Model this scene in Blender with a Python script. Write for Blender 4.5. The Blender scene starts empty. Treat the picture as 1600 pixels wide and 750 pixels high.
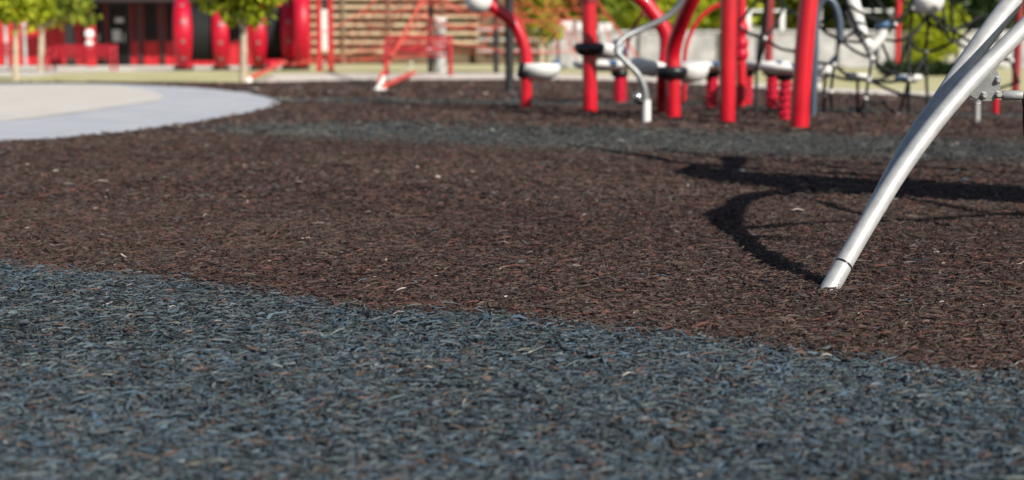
import bpy, math, random
import numpy as np
from mathutils import Vector, Matrix
random.seed(7)
RNG = np.random.default_rng(11)
sc = bpy.context.scene
COL = sc.collection
R = math.radians

# ------------------------------------------------------------------ camera model (photo pixels, 1600x750)
FPX, CH, HZ = 2222.2, 0.45, 85.0
TH = math.atan((375 - HZ) / FPX)
FW = np.array([0, math.cos(TH), -math.sin(TH)])
UP = np.array([0, math.sin(TH), math.cos(TH)])
RT = np.array([1.0, 0, 0])
CAM = np.array([0, 0, CH])
def ray(px, py): return FW * FPX + RT * (px - 800) + UP * (375 - py)
def G(px, py, z=0.0):
    d = ray(px, py); return CAM + d * ((z - CH) / d[2])
def D(px, py, Y):
    d = ray(px, py); return CAM + d * (Y / d[1])
def YB(py): return float(G(800, py)[1])
def ppm(Y): return FPX / Y                       # photo pixels per metre at depth Y
AZ, EL = R(40), R(33)
SUN = np.array([math.sin(AZ) * math.cos(EL), -math.cos(AZ) * math.cos(EL), math.sin(EL)])
def S(px, py, z):                                # point at height z whose sun shadow falls on ground pixel px,py
    return G(px, py) + SUN * (z / SUN[2])

# ------------------------------------------------------------------ materials
def mat(name, col, rough=0.6, metal=0.0, var=0.12, scale=8.0, bump=0.0, bscale=60.0, spec=0.5, coat=0.0, trans=0.0):
    m = bpy.data.materials.new(name); m.use_nodes = True
    nt = m.node_tree; b = nt.nodes['Principled BSDF']
    b.inputs['Roughness'].default_value = rough
    b.inputs['Metallic'].default_value = metal
    b.inputs['Specular IOR Level'].default_value = spec
    b.inputs['Coat Weight'].default_value = coat
    tc = nt.nodes.new('ShaderNodeTexCoord')
    n = nt.nodes.new('ShaderNodeTexNoise'); n.inputs['Scale'].default_value = scale; n.inputs['Detail'].default_value = 6
    nt.links.new(tc.outputs['Object'], n.inputs['Vector'])
    r = nt.nodes.new('ShaderNodeValToRGB')
    r.color_ramp.elements[0].position = 0.3; r.color_ramp.elements[1].position = 0.7
    r.color_ramp.elements[0].color = (*[max(0, c * (1 - var)) for c in col], 1)
    r.color_ramp.elements[1].color = (*[min(1, c * (1 + var)) for c in col], 1)
    nt.links.new(n.outputs['Fac'], r.inputs['Fac']); nt.links.new(r.outputs['Color'], b.inputs['Base Color'])
    if bump:
        n2 = nt.nodes.new('ShaderNodeTexNoise'); n2.inputs['Scale'].default_value = bscale; n2.inputs['Detail'].default_value = 5
        nt.links.new(tc.outputs['Object'], n2.inputs['Vector'])
        bp = nt.nodes.new('ShaderNodeBump'); bp.inputs['Strength'].default_value = bump; bp.inputs['Distance'].default_value = 0.02
        nt.links.new(n2.outputs['Fac'], bp.inputs['Height']); nt.links.new(bp.outputs['Normal'], b.inputs['Normal'])
    return m

def tint_mat(name, stops, rough=0.6, spec=0.4, transl=0.0):
    m = bpy.data.materials.new(name); m.use_nodes = True
    nt = m.node_tree; b = nt.nodes['Principled BSDF']
    b.inputs['Roughness'].default_value = rough; b.inputs['Specular IOR Level'].default_value = spec
    a = nt.nodes.new('ShaderNodeAttribute'); a.attribute_name = 'tint'
    r = nt.nodes.new('ShaderNodeValToRGB'); cr = r.color_ramp; cr.interpolation = 'LINEAR'
    cr.elements[0].position = stops[0][0]; cr.elements[0].color = (*stops[0][1], 1)
    cr.elements[1].position = stops[-1][0]; cr.elements[1].color = (*stops[-1][1], 1)
    for p, c in stops[1:-1]:
        e = cr.elements.new(p); e.color = (*c, 1)
    nt.links.new(a.outputs['Fac'], r.inputs['Fac']); nt.links.new(r.outputs['Color'], b.inputs['Base Color'])
    if transl:
        t = nt.nodes.new('ShaderNodeBsdfTranslucent'); mx = nt.nodes.new('ShaderNodeMixShader')
        mx.inputs[0].default_value = transl
        nt.links.new(r.outputs['Color'], t.inputs['Color'])
        nt.links.new(b.outputs[0], mx.inputs[1]); nt.links.new(t.outputs[0], mx.inputs[2])
        nt.links.new(mx.outputs[0], nt.nodes['Material Output'].inputs['Surface'])
    return m

def ground_mat(name, stops, s1=90.0, s2=9.0, rough=0.85, bump=0.6, stretch=1.0):
    m = bpy.data.materials.new(name); m.use_nodes = True
    nt = m.node_tree; b = nt.nodes['Principled BSDF']
    b.inputs['Roughness'].default_value = rough; b.inputs['Specular IOR Level'].default_value = 0.08
    g = nt.nodes.new('ShaderNodeNewGeometry')
    n1 = nt.nodes.new('ShaderNodeTexNoise'); n1.inputs['Scale'].default_value = s1; n1.inputs['Detail'].default_value = 4
    n2 = nt.nodes.new('ShaderNodeTexNoise'); n2.inputs['Scale'].default_value = s2; n2.inputs['Detail'].default_value = 5
    n3 = nt.nodes.new('ShaderNodeTexNoise'); n3.inputs['Scale'].default_value = s2 * 0.08; n3.inputs['Detail'].default_value = 3
    for n in (n1, n2, n3): nt.links.new(g.outputs['Position'], n.inputs['Vector'])
    ad = nt.nodes.new('ShaderNodeMath'); ad.operation = 'MULTIPLY_ADD'; ad.inputs[1].default_value = 0.35
    nt.links.new(n2.outputs['Fac'], ad.inputs[0]); 
    mu = nt.nodes.new('ShaderNodeMath'); mu.operation = 'MULTIPLY'; mu.inputs[1].default_value = 0.45
    nt.links.new(n1.outputs['Fac'], mu.inputs[0]); nt.links.new(mu.outputs[0], ad.inputs[2])
    ad2 = nt.nodes.new('ShaderNodeMath'); ad2.operation = 'MULTIPLY_ADD'; ad2.inputs[1].default_value = 0.2
    nt.links.new(n3.outputs['Fac'], ad2.inputs[0]); nt.links.new(ad.outputs[0], ad2.inputs[2])
    r = nt.nodes.new('ShaderNodeValToRGB'); cr = r.color_ramp
    cr.elements[0].position = stops[0][0]; cr.elements[0].color = (*stops[0][1], 1)
    cr.elements[1].position = stops[-1][0]; cr.elements[1].color = (*stops[-1][1], 1)
    for p, c in stops[1:-1]:
        e = cr.elements.new(p); e.color = (*c, 1)
    nt.links.new(ad2.outputs[0], r.inputs['Fac']); nt.links.new(r.outputs['Color'], b.inputs['Base Color'])
    if bump:
        bp = nt.nodes.new('ShaderNodeBump'); bp.inputs['Strength'].default_value = bump; bp.inputs['Distance'].default_value = 0.01
        nt.links.new(n1.outputs['Fac'], bp.inputs['Height']); nt.links.new(bp.outputs['Normal'], b.inputs['Normal'])
    return m

M = {}
M['silver'] = mat('galvanised_silver', (0.41, 0.41, 0.405), 0.47, 0.22, 0.17, 30, 0.09, 330)
M['silver_pole'] = mat('grey_steel_pole', (0.25, 0.26, 0.265), 0.42, 0.5, 0.10, 30, 0.1, 120)
M['silver_dull'] = mat('dull_cast_metal', (0.20, 0.205, 0.20), 0.5, 0.4, 0.16, 40, 0.05, 150)
M['steel'] = mat('bright_steel', (0.7, 0.7, 0.7), 0.25, 0.9, 0.05)
M['red'] = mat('red_powder_coat', (0.50, 0.003, 0.016), 0.38, 0, 0.14, 6, 0.02, 40, spec=0.4, coat=0.45)
M['red_plastic'] = mat('red_moulded_plastic', (0.44, 0.004, 0.024), 0.42, 0, 0.14, 3, 0.03, 40, spec=0.35)
M['red_bench'] = mat('red_bench_paint', (0.36, 0.010, 0.022), 0.45, 0, 0.1, 8)
M['red_wall'] = mat('red_cladding_paint', (0.46, 0.010, 0.018), 0.6, 0, 0.14, 2.5)
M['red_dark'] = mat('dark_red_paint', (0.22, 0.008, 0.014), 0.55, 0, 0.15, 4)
M['rope_red'] = mat('red_rope', (0.58, 0.075, 0.050), 0.8, 0, 0.25, 25)
M['black'] = mat('black_plastic', (0.012, 0.013, 0.017), 0.35, 0, 0.2, 10)
M['black_matte'] = mat('black_rubber_tube', (0.013, 0.014, 0.015), 0.75, 0, 0.25, 6, 0.1, 30, spec=0.2)
M['charcoal'] = mat('charcoal_paint', (0.014, 0.014, 0.015), 0.6, 0, 0.2, 6)
M['rope_black'] = mat('black_rope', (0.010, 0.011, 0.013), 0.85, 0, 0.3, 60)
M['white'] = mat('white_plastic', (0.72, 0.71, 0.68), 0.42, 0, 0.06, 9)
M['white_paint'] = mat('white_paint', (0.76, 0.75, 0.72), 0.6, 0, 0.08, 5)
M['blue_plastic'] = mat('blue_grey_plastic', (0.045, 0.11, 0.22), 0.4, 0, 0.12, 8)
M['slate'] = mat('slate_blue_tube', (0.06, 0.085, 0.12), 0.4, 0.1, 0.12, 8)
M['cream_wood'] = mat('pale_cream_boards', (0.46, 0.37, 0.24), 0.75, 0, 0.18, 2.2, 0.1, 20)
M['brown_wood'] = mat('brown_weathered_boards', (0.125, 0.088, 0.050), 0.8, 0, 0.3, 2.0, 0.1, 20)
M['concrete_wall'] = mat('pale_concrete', (0.37, 0.365, 0.36), 0.8, 0, 0.32, 1.8, 0.15, 12)
M['grey_metal'] = mat('grey_rail_metal', (0.42, 0.42, 0.42), 0.5, 0.2, 0.1, 4)
M['glass_and_shade'] = mat('dark_glass_and_shade', (0.012, 0.009, 0.010), 0.45, 0, 0.2, 2, spec=0.15)
M['roof'] = mat('dark_roof_metal', (0.03, 0.028, 0.028), 0.6, 0, 0.2, 2)
M['bark'] = mat('pale_bark', (0.42, 0.34, 0.25), 0.85, 0, 0.25, 12, 0.4, 40)
M['bark_dark'] = mat('dark_bark', (0.10, 0.075, 0.05), 0.9, 0, 0.3, 10, 0.4, 30)
LEAF = [(0.0, (0.05, 0.09, 0.008)), (0.3, (0.22, 0.28, 0.014)), (0.65, (0.46, 0.52, 0.022)), (1.0, (0.62, 0.62, 0.06))]
M['leaf_bright'] = tint_mat('yellow_green_leaves', LEAF, 0.5, 0.3, 0.4)
M['leaf_mid'] = tint_mat('mid_green_leaves', [(0, (0.03, 0.06, 0.008)), (0.5, (0.20, 0.26, 0.025)), (1, (0.42, 0.46, 0.05))], 0.5, 0.3, 0.35)
M['leaf_dark'] = tint_mat('dark_green_leaves', [(0, (0.008, 0.018, 0.006)), (0.6, (0.022, 0.045, 0.012)), (1, (0.07, 0.11, 0.025))], 0.5, 0.3, 0.25)
M['leaf_orange'] = tint_mat('green_and_orange_leaves', [(0, (0.06, 0.10, 0.012)), (0.5, (0.32, 0.38, 0.03)), (0.78, (0.50, 0.48, 0.05)), (0.9, (0.55, 0.25, 0.06)), (1, (0.55, 0.16, 0.06))], 0.5, 0.3, 0.35)

BROWN = [(0.0, (0.015, 0.009, 0.008)), (0.25, (0.043, 0.027, 0.024)), (0.45, (0.066, 0.041, 0.035)), (0.62, (0.076, 0.054, 0.044)),
         (0.76, (0.089, 0.068, 0.058)), (0.85, (0.072, 0.061, 0.041)), (0.91, (0.114, 0.044, 0.037)), (0.985, (0.123, 0.054, 0.039)), (0.9985, (0.156, 0.125, 0.105)), (1.0, (0.518, 0.445, 0.391))]
BLUE = [(0.0, (0.013, 0.016, 0.018)), (0.2, (0.035, 0.048, 0.056)), (0.42, (0.060, 0.084, 0.101)), (0.62, (0.088, 0.108, 0.113)),
        (0.76, (0.058, 0.106, 0.158)), (0.85, (0.093, 0.113, 0.110)), (0.905, (0.088, 0.082, 0.060)), (0.945, (0.110, 0.060, 0.046)), (0.995, (0.093, 0.066, 0.060)), (1.0, (0.394, 0.372, 0.324))]
BAND = [(0.0, (0.022, 0.025, 0.026)), (0.3, (0.044, 0.052, 0.053)), (0.6, (0.066, 0.078, 0.078)), (0.85, (0.085, 0.088, 0.080)), (0.995, (0.11, 0.10, 0.09)), (1.0, (0.4, 0.38, 0.34))]
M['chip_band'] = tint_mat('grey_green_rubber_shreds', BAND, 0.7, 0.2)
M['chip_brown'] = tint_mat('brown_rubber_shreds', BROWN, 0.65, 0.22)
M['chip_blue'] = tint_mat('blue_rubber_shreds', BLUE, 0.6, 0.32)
M['rub_brown'] = ground_mat('brown_rubber_surface', [(0.32, (0.026, 0.019, 0.016)), (0.47, (0.052, 0.037, 0.031)), (0.56, (0.070, 0.050, 0.042)), (0.70, (0.10, 0.070, 0.056))], 70, 12)
M['rub_gap_shade'] = ground_mat('blue_rubber_gap_shade', [(0.35, (0.010, 0.013, 0.015)), (0.5, (0.022, 0.029, 0.033)), (0.65, (0.045, 0.055, 0.06))], 70, 12)  # darkened blue rubber, puts shade into the gaps between shreds
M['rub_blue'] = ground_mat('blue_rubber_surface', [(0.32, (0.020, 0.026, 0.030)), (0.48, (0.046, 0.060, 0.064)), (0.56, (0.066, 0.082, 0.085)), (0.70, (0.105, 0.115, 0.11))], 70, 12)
M['pad_outer'] = ground_mat('lavender_grey_concrete', [(0.36, (0.33, 0.34, 0.365)), (0.45, (0.42, 0.432, 0.468)), (0.55, (0.475, 0.485, 0.52)), (0.64, (0.55, 0.555, 0.575))], 60, 2.5, 0.85, 0.2)
M['pad_inner'] = ground_mat('cream_concrete', [(0.36, (0.46, 0.43, 0.385)), (0.46, (0.56, 0.525, 0.475)), (0.54, (0.61, 0.57, 0.52)), (0.64, (0.68, 0.64, 0.59))], 60, 2.5, 0.85, 0.2)
M['lawn'] = ground_mat('dry_lawn_grass', [(0.34, (0.24, 0.26, 0.07)), (0.44, (0.40, 0.38, 0.17)), (0.52, (0.55, 0.50, 0.30)), (0.66, (0.66, 0.60, 0.42))], 30, 0.9, 0.95, 0.5)
M['paving'] = ground_mat('beige_paving', [(0.3, (0.56, 0.51, 0.43)), (0.5, (0.66, 0.61, 0.53)), (0.7, (0.72, 0.67, 0.60))], 20, 1.2, 0.9, 0.1)
M['edging'] = ground_mat('pale_edging_concrete', [(0.3, (0.54, 0.48, 0.41)), (0.5, (0.64, 0.58, 0.51)), (0.7, (0.70, 0.64, 0.58))], 25, 1.5, 0.9, 0.15)

# ------------------------------------------------------------------ mesh helpers
class MB:
    def __init__(s): s.v = []; s.f = []; s.sm = []
    def add(s, vs, fs, smooth=False):
        o = len(s.v); s.v += [tuple(float(c) for c in v) for v in vs]
        for f in fs: s.f.append([i + o for i in f]); s.sm.append(smooth)
        return s
    def box(s, c, d, rot=None, bev=0.0):
        hx, hy, hz = d[0] / 2, d[1] / 2, d[2] / 2
        b = min(bev, hx * .9, hy * .9, hz * .9)
        if b <= 0:
            vs = [(x, y, z) for z in (-hz, hz) for y in (-hy, hy) for x in (-hx, hx)]
            fs = [(0, 2, 3, 1), (4, 5, 7, 6), (0, 1, 5, 4), (2, 6, 7, 3), (0, 4, 6, 2), (1, 3, 7, 5)]
        else:
            vs = []; pts = [(-1, -1), (1, -1), (1, 1), (-1, 1)]
            for z, ins in ((-hz, b), (-hz + b, 0), (hz - b, 0), (hz, b)):
                for sx, sy in pts:
                    X, Yy = hx - ins, hy - ins
                    if sx * sy < 0: vs += [(sx * X, sy * (Yy - b), z), (sx * (X - b), sy * Yy, z)] if sx * sy < 0 and False else []
                    vs += []
                ring = []
                X, Yy = hx - ins, hy - ins
                ring = [(-X + b, -Yy), (X - b, -Yy), (X, -Yy + b), (X, Yy - b), (X - b, Yy), (-X + b, Yy), (-X, Yy - b), (-X, -Yy + b)]
                vs += [(x, y, z) for x, y in ring]
            fs = [tuple(range(7, -1, -1)), tuple(range(24, 32))]
            for k in range(3):
                for i in range(8):
                    j = (i + 1) % 8; fs.append((k * 8 + i, k * 8 + j, k * 8 + 8 + j, k * 8 + 8 + i))
        if rot is not None:
            vs = [tuple(rot @ Vector(v)) for v in vs]
        return s.add([(v[0] + c[0], v[1] + c[1], v[2] + c[2]) for v in vs], fs)
    def tube(s, pts, r, n=14, caps=True):
        P = [Vector(p) for p in pts]; m = len(P)
        rr = r if isinstance(r, (list, tuple)) else [r] * m
        T = [(P[min(i + 1, m - 1)] - P[max(i - 1, 0)]).normalized() for i in range(m)]
        nrm = T[0].cross(Vector((0.13, 1, 0.07)) if abs(T[0].y) < .9 else Vector((1, 0, 0))).normalized()
        vs = []
        for i in range(m):
            nrm = (nrm - T[i] * nrm.dot(T[i])).normalized(); bn = T[i].cross(nrm)
            for k in range(n):
                a = 2 * math.pi * k / n
                vs.append(P[i] + (nrm * math.cos(a) + bn * math.sin(a)) * rr[i])
        fs = [(i * n + k, i * n + (k + 1) % n, (i + 1) * n + (k + 1) % n, (i + 1) * n + k) for i in range(m - 1) for k in range(n)]
        s.add(vs, fs, True)
        if caps: s.add(vs[:n], [tuple(range(n - 1, -1, -1))]); s.add(vs[-n:], [tuple(range(n))])
        return s
    def lathe(s, prof, c=(0, 0, 0), rot=None, n=32, smooth=True, sq=(1, 1)):
        vs = []
        for r, z in prof:
            for k in range(n):
                a = 2 * math.pi * k / n
                v = Vector((r * math.cos(a) * sq[0], r * math.sin(a) * sq[1], z))
                if rot is not None: v = rot @ v
                vs.append(v + Vector(c))
        m = len(prof)
        fs = [(i * n + k, i * n + (k + 1) % n, (i + 1) * n + (k + 1) % n, (i + 1) * n + k) for i in range(m - 1) for k in range(n)]
        s.add(vs, fs, smooth)
        return s
    def ball(s, c, r, sq=(1, 1, 1), rot=None, n=18):
        pr = [(max(1e-4, math.sin(math.pi * i / 10)) * r, -math.cos(math.pi * i / 10) * r * sq[2]) for i in range(11)]
        return s.lathe(pr, c, rot, n, True, (sq[0], sq[1]))
    def build(s, name, m, parent=None):
        me = bpy.data.meshes.new(name); me.from_pydata(s.v, [], s.f)
        me.polygons.foreach_set('use_smooth', s.sm); me.materials.append(m); me.update()
        o = bpy.data.objects.new(name, me); COL.objects.link(o)
        if parent is not None:
            o.parent = parent; o.matrix_parent_inverse = Matrix.Translation(parent.location).inverted()
        return o

def smooth_path(pts, sub=6):
    P = [np.array(p, float) for p in pts]; out = []
    for i in range(len(P) - 1):
        p0 = P[i - 1] if i else 2 * P[0] - P[1]; p1, p2 = P[i], P[i + 1]
        p3 = P[i + 2] if i + 2 < len(P) else 2 * P[-1] - P[-2]
        for k in range(sub):
            t = k / sub
            out.append(0.5 * (2 * p1 + (p2 - p0) * t + (2 * p0 - 5 * p1 + 4 * p2 - p3) * t * t + (3 * p1 - p0 - 3 * p2 + p3) * t ** 3))
    out.append(P[-1]); return out

def tag(o, label=None, cat=None, group=None, kind=None):
    if label: o['label'] = label
    if cat: o['category'] = cat
    if group: o['group'] = group
    if kind: o['kind'] = kind
    return o
def thing(name, loc, label, cat, group=None):
    o = bpy.data.objects.new(name, None); COL.objects.link(o); o.location = [float(c) for c in loc]
    o.empty_display_size = .1
    return tag(o, label, cat, group)
def copy_tree(o, parent=None):
    c = o.copy(); COL.objects.link(c)
    if parent is not None: c.parent = parent
    for ch in list(o.children): copy_tree(ch, c)
    return c

def sheet(name, pts, z, m, kind='structure'):
    import bmesh
    bm = bmesh.new(); vs = [bm.verts.new((float(p[0]), float(p[1]), z)) for p in pts]
    f = bm.faces.new(vs); f.normal_update()
    if f.normal.z < 0: f.normal_flip()
    bmesh.ops.triangulate(bm, faces=[f])
    me = bpy.data.meshes.new(name); bm.to_mesh(me); bm.free(); me.materials.append(m)
    o = bpy.data.objects.new(name, me); COL.objects.link(o); o['kind'] = kind
    return o

def np_mesh(name, V, quads, tris, tint, m, parent=None, smooth=False):
    me = bpy.data.meshes.new(name)
    nq, ntr = len(quads), len(tris)
    me.vertices.add(len(V)); me.vertices.foreach_set('co', np.ascontiguousarray(V, np.float32).ravel())
    me.loops.add(nq * 4 + ntr * 3)
    me.loops.foreach_set('vertex_index', np.concatenate([quads.ravel(), tris.ravel()]).astype(np.int32))
    me.polygons.add(nq + ntr)
    me.polygons.foreach_set('loop_start', np.concatenate([np.arange(nq) * 4, nq * 4 + np.arange(ntr) * 3]).astype(np.int32))
    me.update(calc_edges=True)
    me.polygons.foreach_set('use_smooth', np.full(nq + ntr, smooth))
    a = me.attributes.new('tint', 'FLOAT', 'POINT'); a.data.foreach_set('value', tint.astype(np.float32))
    me.materials.append(m); me.update()
    o = bpy.data.objects.new(name, me); COL.objects.link(o)
    if parent is not None:
        o.parent = parent; o.matrix_parent_inverse = Matrix.Translation(parent.location).inverted()
    return o

# ------------------------------------------------------------------ ground sheets
def GP(l): return [G(x, y)[:2] for x, y in l]
edge = [(-150, 128), (0, 128), (200, 128), (380, 129), (600, 124.5), (800, 122), (1000, 127), (1300, 144), (1600, 156), (1800, 163)]
sheet('lawn', [(-160, -30), (160, -30), (160, 260), (-160, 260)], -0.030, M['lawn'])
sheet('paving', GP([(-500, 117), (60, 117), (95, 112), (300, 109), (470, 106), (480, 96), (-500, 96)]), -0.026, M['paving'])
sheet('path', GP([(380, 130), (430, 115), (600, 113.5), (800, 113), (1000, 117), (1300, 135), (1600, 147), (1800, 153), (1800, 164), (1600, 157), (1300, 145), (1000, 128), (800, 123), (600, 125.5)]), -0.020, M['edging'])
e = GP(edge)
sheet('rubber_ground', [(-30, -8)] + [(-30, e[0][1])] + e + [(30, e[-1][1]), (30, -8)], -0.013, M['rub_brown'])
# boundaries of the coloured bands in world coordinates
def curve(l):
    w = np.array(GP(l)); w = w[np.argsort(w[:, 0])]
    def fn(x):
        x = np.asarray(x, float); y = np.interp(x, w[:, 0], w[:, 1])
        s0 = (w[1, 1] - w[0, 1]) / (w[1, 0] - w[0, 0]); s1 = (w[-1, 1] - w[-2, 1]) / (w[-1, 0] - w[-2, 0])
        y = np.where(x < w[0, 0], w[0, 1] + s0 * (x - w[0, 0]), y)
        return np.where(x > w[-1, 0], w[-1, 1] + s1 * (x - w[-1, 0]), y)
    return fn
front = curve([(0, 408), (165, 424), (330, 443), (500, 470), (680, 484), (850, 497), (1100, 527), (1350, 551), (1600, 582)])
b_far = curve([(300, 193), (600, 190), (900, 198), (1200, 207), (1600, 219)])
b_near = curve([(345, 206), (500, 216), (800, 229), (1000, 236), (1300, 246), (1600, 252)])
s_far = curve([(540, 154), (800, 156), (1000, 158), (1300, 168), (1600, 178)])
s_near = curve([(540, 160), (800, 163), (1000, 164), (1300, 174), (1600, 184)])
e_far = curve(edge)
sheet('blue_rubber_ground', [(x, float(front(x))) for x in np.linspace(-2.5, 2.5, 50)] + [(2.5, -4), (-2.5, -4)], -0.009, M['rub_gap_shade'])
xb = np.linspace(float(G(300, 193)[0]), 9, 60)
outer_px = [(0, 130.5), (100, 130), (200, 131.5), (300, 136), (380, 143), (425, 152), (438, 160), (425, 168), (380, 178), (300, 191), (200, 204), (100, 214), (0, 221)]
inner_px = [(0, 133), (100, 132), (180, 134), (230, 141), (255, 150), (240, 158), (180, 167), (100, 178), (0, 190)]
outer = GP(outer_px); inner = GP(inner_px)
sheet('concrete_pad', smooth2 if False else [(-14, outer[0][1] - 2)] + [tuple(p[:2]) for p in smooth_path([(*q, 0) for q in outer])] + [(-6, outer[-1][1] + .4), (-14, outer[-1][1] + 3)], -0.003, M['pad_outer'])
sheet('concrete_pad_centre', [(-14, inner[0][1] - 3)] + [tuple(p[:2]) for p in smooth_path([(*q, 0) for q in inner])] + [(-7, inner[-1][1] + .9), (-14, inner[-1][1] + 4)], 0.001, M['pad_inner'])

# ------------------------------------------------------------------ rubber shreds
def inside(poly, X, Y):
    r = np.zeros(len(X), bool); n = len(poly)
    for i in range(n):
        x0, y0 = poly[i]; x1, y1 = poly[(i + 1) % n]
        c = ((y0 > Y) != (y1 > Y)) & (X < (x1 - x0) * (Y - y0) / (y1 - y0 + 1e-12) + x0)
        r ^= c
    return r
pad_poly = [(-14, outer[0][1])] + list(outer) + [(-14, outer[-1][1] + 3)]
def lump(X, Y):
    return (np.sin(X * 9 + 1.3 * np.sin(Y * 5)) + np.sin(Y * 11 + 2 * np.sin(X * 4)) + np.sin((X + Y) * 17) * .6) * 0.0018
def shreds(y0, y1, cover, Lm, Wm, m0=0.0, m1=1.0):
    wd = lambda y: 0.82 * y + m1
    area = (wd(y0) + wd(y1)) / 2 * (y1 - y0)
    n = int(area * cover / (Lm * Wm))
    u = RNG.random(n)
    a, b = wd(y0), wd(y1)
    t = (np.sqrt(a * a + u * (b * b - a * a)) - a) / (b - a)
    Y = y0 + (y1 - y0) * t; X = (RNG.random(n) - .5) * wd(Y)
    if m0:
        k = np.abs(X) > (.82 * Y + m0) / 2; X, Y = X[k], Y[k]; n = len(X)
    L = Lm * np.clip(RNG.lognormal(-0.08, .48, n), .3, 3.0); W = Wm * np.clip(RNG.lognormal(-.05, .4, n), .4, 2.6)
    k = ~inside(pad_poly, X + RNG.normal(0, .035, n), Y + RNG.normal(0, .05, n)); X, Y, L, W = X[k], Y[k], L[k], W[k]; n = len(X)
    yaw = RNG.random(n) * 2 * np.pi; pit = RNG.normal(0, R(8), n); rol = RNG.normal(0, R(20), n)
    z = -0.0085 + RNG.random(n) ** 1.4 * 0.010 + lump(X, Y)
    ux = np.array([-.5, .0, .5])
    wid = np.stack([RNG.uniform(.15, .9, n), np.ones(n), RNG.uniform(.15, .9, n)], 1) * W[:, None]
    bend = RNG.normal(0, .10, n) * L; arch = RNG.normal(0.02, .05, n) * L
    th = W * RNG.uniform(.18, .5, n); off = RNG.uniform(-.3, .3, n)
    P = np.zeros((n, 3, 3, 3))
    for s_ in range(3):
        mid = 1.0 if s_ == 1 else 0.0
        for c_, (yy, zz) in enumerate(((-.5, 0), (0, 1), (.5, 0))):
            P[:, s_, c_, 0] = ux[s_] * L + RNG.normal(0, .05, n) * L
            P[:, s_, c_, 1] = (yy + (off if c_ == 1 else 0)) * wid[:, s_] + bend * mid
            P[:, s_, c_, 2] = zz * th * (1 if s_ == 1 else .6) + arch * mid
    cy, sy = np.cos(yaw), np.sin(yaw); cp, sp = np.cos(pit), np.sin(pit); cr_, sr = np.cos(rol), np.sin(rol)
    E = lambda a: a[:, None, None]
    x, y, zz = P[..., 0], P[..., 1], P[..., 2]
    y, zz = y * E(cr_) - zz * E(sr), y * E(sr) + zz * E(cr_)
    x, zz = x * E(cp) + zz * E(sp), -x * E(sp) + zz * E(cp)
    x, y = x * E(cy) - y * E(sy), x * E(sy) + y * E(cy)
    V = np.stack([x + E(X), y + E(Y), zz + E(z)], -1).reshape(n, 9, 3)
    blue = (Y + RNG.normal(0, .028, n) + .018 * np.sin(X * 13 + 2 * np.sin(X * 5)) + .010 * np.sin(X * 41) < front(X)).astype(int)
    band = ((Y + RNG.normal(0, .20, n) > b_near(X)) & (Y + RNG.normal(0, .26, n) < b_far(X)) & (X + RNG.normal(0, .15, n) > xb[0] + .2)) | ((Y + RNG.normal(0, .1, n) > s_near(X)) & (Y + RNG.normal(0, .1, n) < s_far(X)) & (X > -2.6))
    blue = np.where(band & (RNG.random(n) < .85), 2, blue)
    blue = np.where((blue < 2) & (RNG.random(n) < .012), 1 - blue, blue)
    far_ = (Y > e_far(X) - .1); blue = np.where(far_, 9, blue)
    patch = (np.sin(X * 2.1 + 1.7 * np.sin(Y * 1.3)) + np.sin(Y * 2.7 + 1.9 * np.sin(X * 1.6)) + np.sin(X * 5.3 - Y * 4.1) * .7) * .055
    tn = RNG.random(n); tn = np.where(tn < .97, np.clip(tn + patch * (tn < .8), 0, .97), tn)
    return V, blue, tn
sets = [shreds(0.9, 2.1, 2.0, .0165, .0028), shreds(2.1, 4.4, 1.6, .0175, .0029), shreds(4.4, 8, 1.0, .023, .0046), shreds(8, 14.0, .8, .036, .010), shreds(14.0, 25.5, .6, .065, .022),
        shreds(.3, 8, 1.0, .024, .0056, 1.0, 5.0), shreds(8, 25.5, .6, .05, .016, 1.0, 8.0), shreds(.3, .9, 1.4, .02, .0042, 0, 1.0)]
qa = []
for s_ in range(2):
    a = s_ * 3; b = a + 3
    qa += [(a, b, b + 1, a + 1), (a + 1, b + 1, b + 2, a + 2)]
qa = np.array(qa); ta = np.array([(0, 1, 2), (6, 8, 7)])
for nm, flag, mm, lab in (('brown_rubber_mulch', 0, M['chip_brown'], 'loose brown shredded rubber mulch covering the play area'),
                          ('blue_rubber_mulch', 1, M['chip_blue'], 'blue shredded rubber mulch filling the near foreground'), ('grey_rubber_mulch', 2, M['chip_band'], 'grey green shredded rubber mulch in curved bands across the play area')):
    V = np.concatenate([v[(b == flag)] for v, b, t in sets]); T = np.concatenate([t[(b == flag)] for v, b, t in sets])
    n = len(V); base = (np.arange(n) * 9)[:, None, None]
    o = np_mesh(nm, V.reshape(-1, 3), (qa[None] + base).reshape(-1, 4), (ta[None] + base).reshape(-1, 3), np.repeat(T, 9), mm)
    tag(o, lab, 'rubber mulch', None, 'stuff')
    print(nm, n)

# ------------------------------------------------------------------ foreground climber arch
base = G(1298, 447); LEAN = 0.60
def on_plane(px, py, lean, y0):
    d = ray(px, py); t = (y0 + lean * CAM[2] - CAM[1]) / (d[1] - lean * d[2]); return CAM + d * t
arch = thing('climbing_arch', (base[0], base[1], 0), 'silver tubular climbing arch rising from the rubber mulch, with bolted foot sleeve', 'play climber')
t1 = [on_plane(x, y, LEAN, base[1]) for x, y in [(1317, 414), (1365, 333), (1407, 266), (1455, 200), (1505, 140), (1547, 96), (1583, 60)]]
foot = [on_plane(1296, 449, LEAN, base[1]) - np.array([0.02, 0.02, 0.03]), t1[0]]
ext = [S(1147, 342, .64), S(1150, 327, .74), S(1167, 312, .83), S(1194, 305, .89), S(1222, 302, .93), S(1290, 301, .97), S(1400, 302, .99), S(1560, 305, .99), S(1700, 309, .92)]
ext += [ext[-1] + np.array([.5, -.1, -.35]), ext[-1] + np.array([.75, -.15, -1.12])]
RAD = 0.0180
p1 = smooth_path(t1 + ext, 6)
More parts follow.
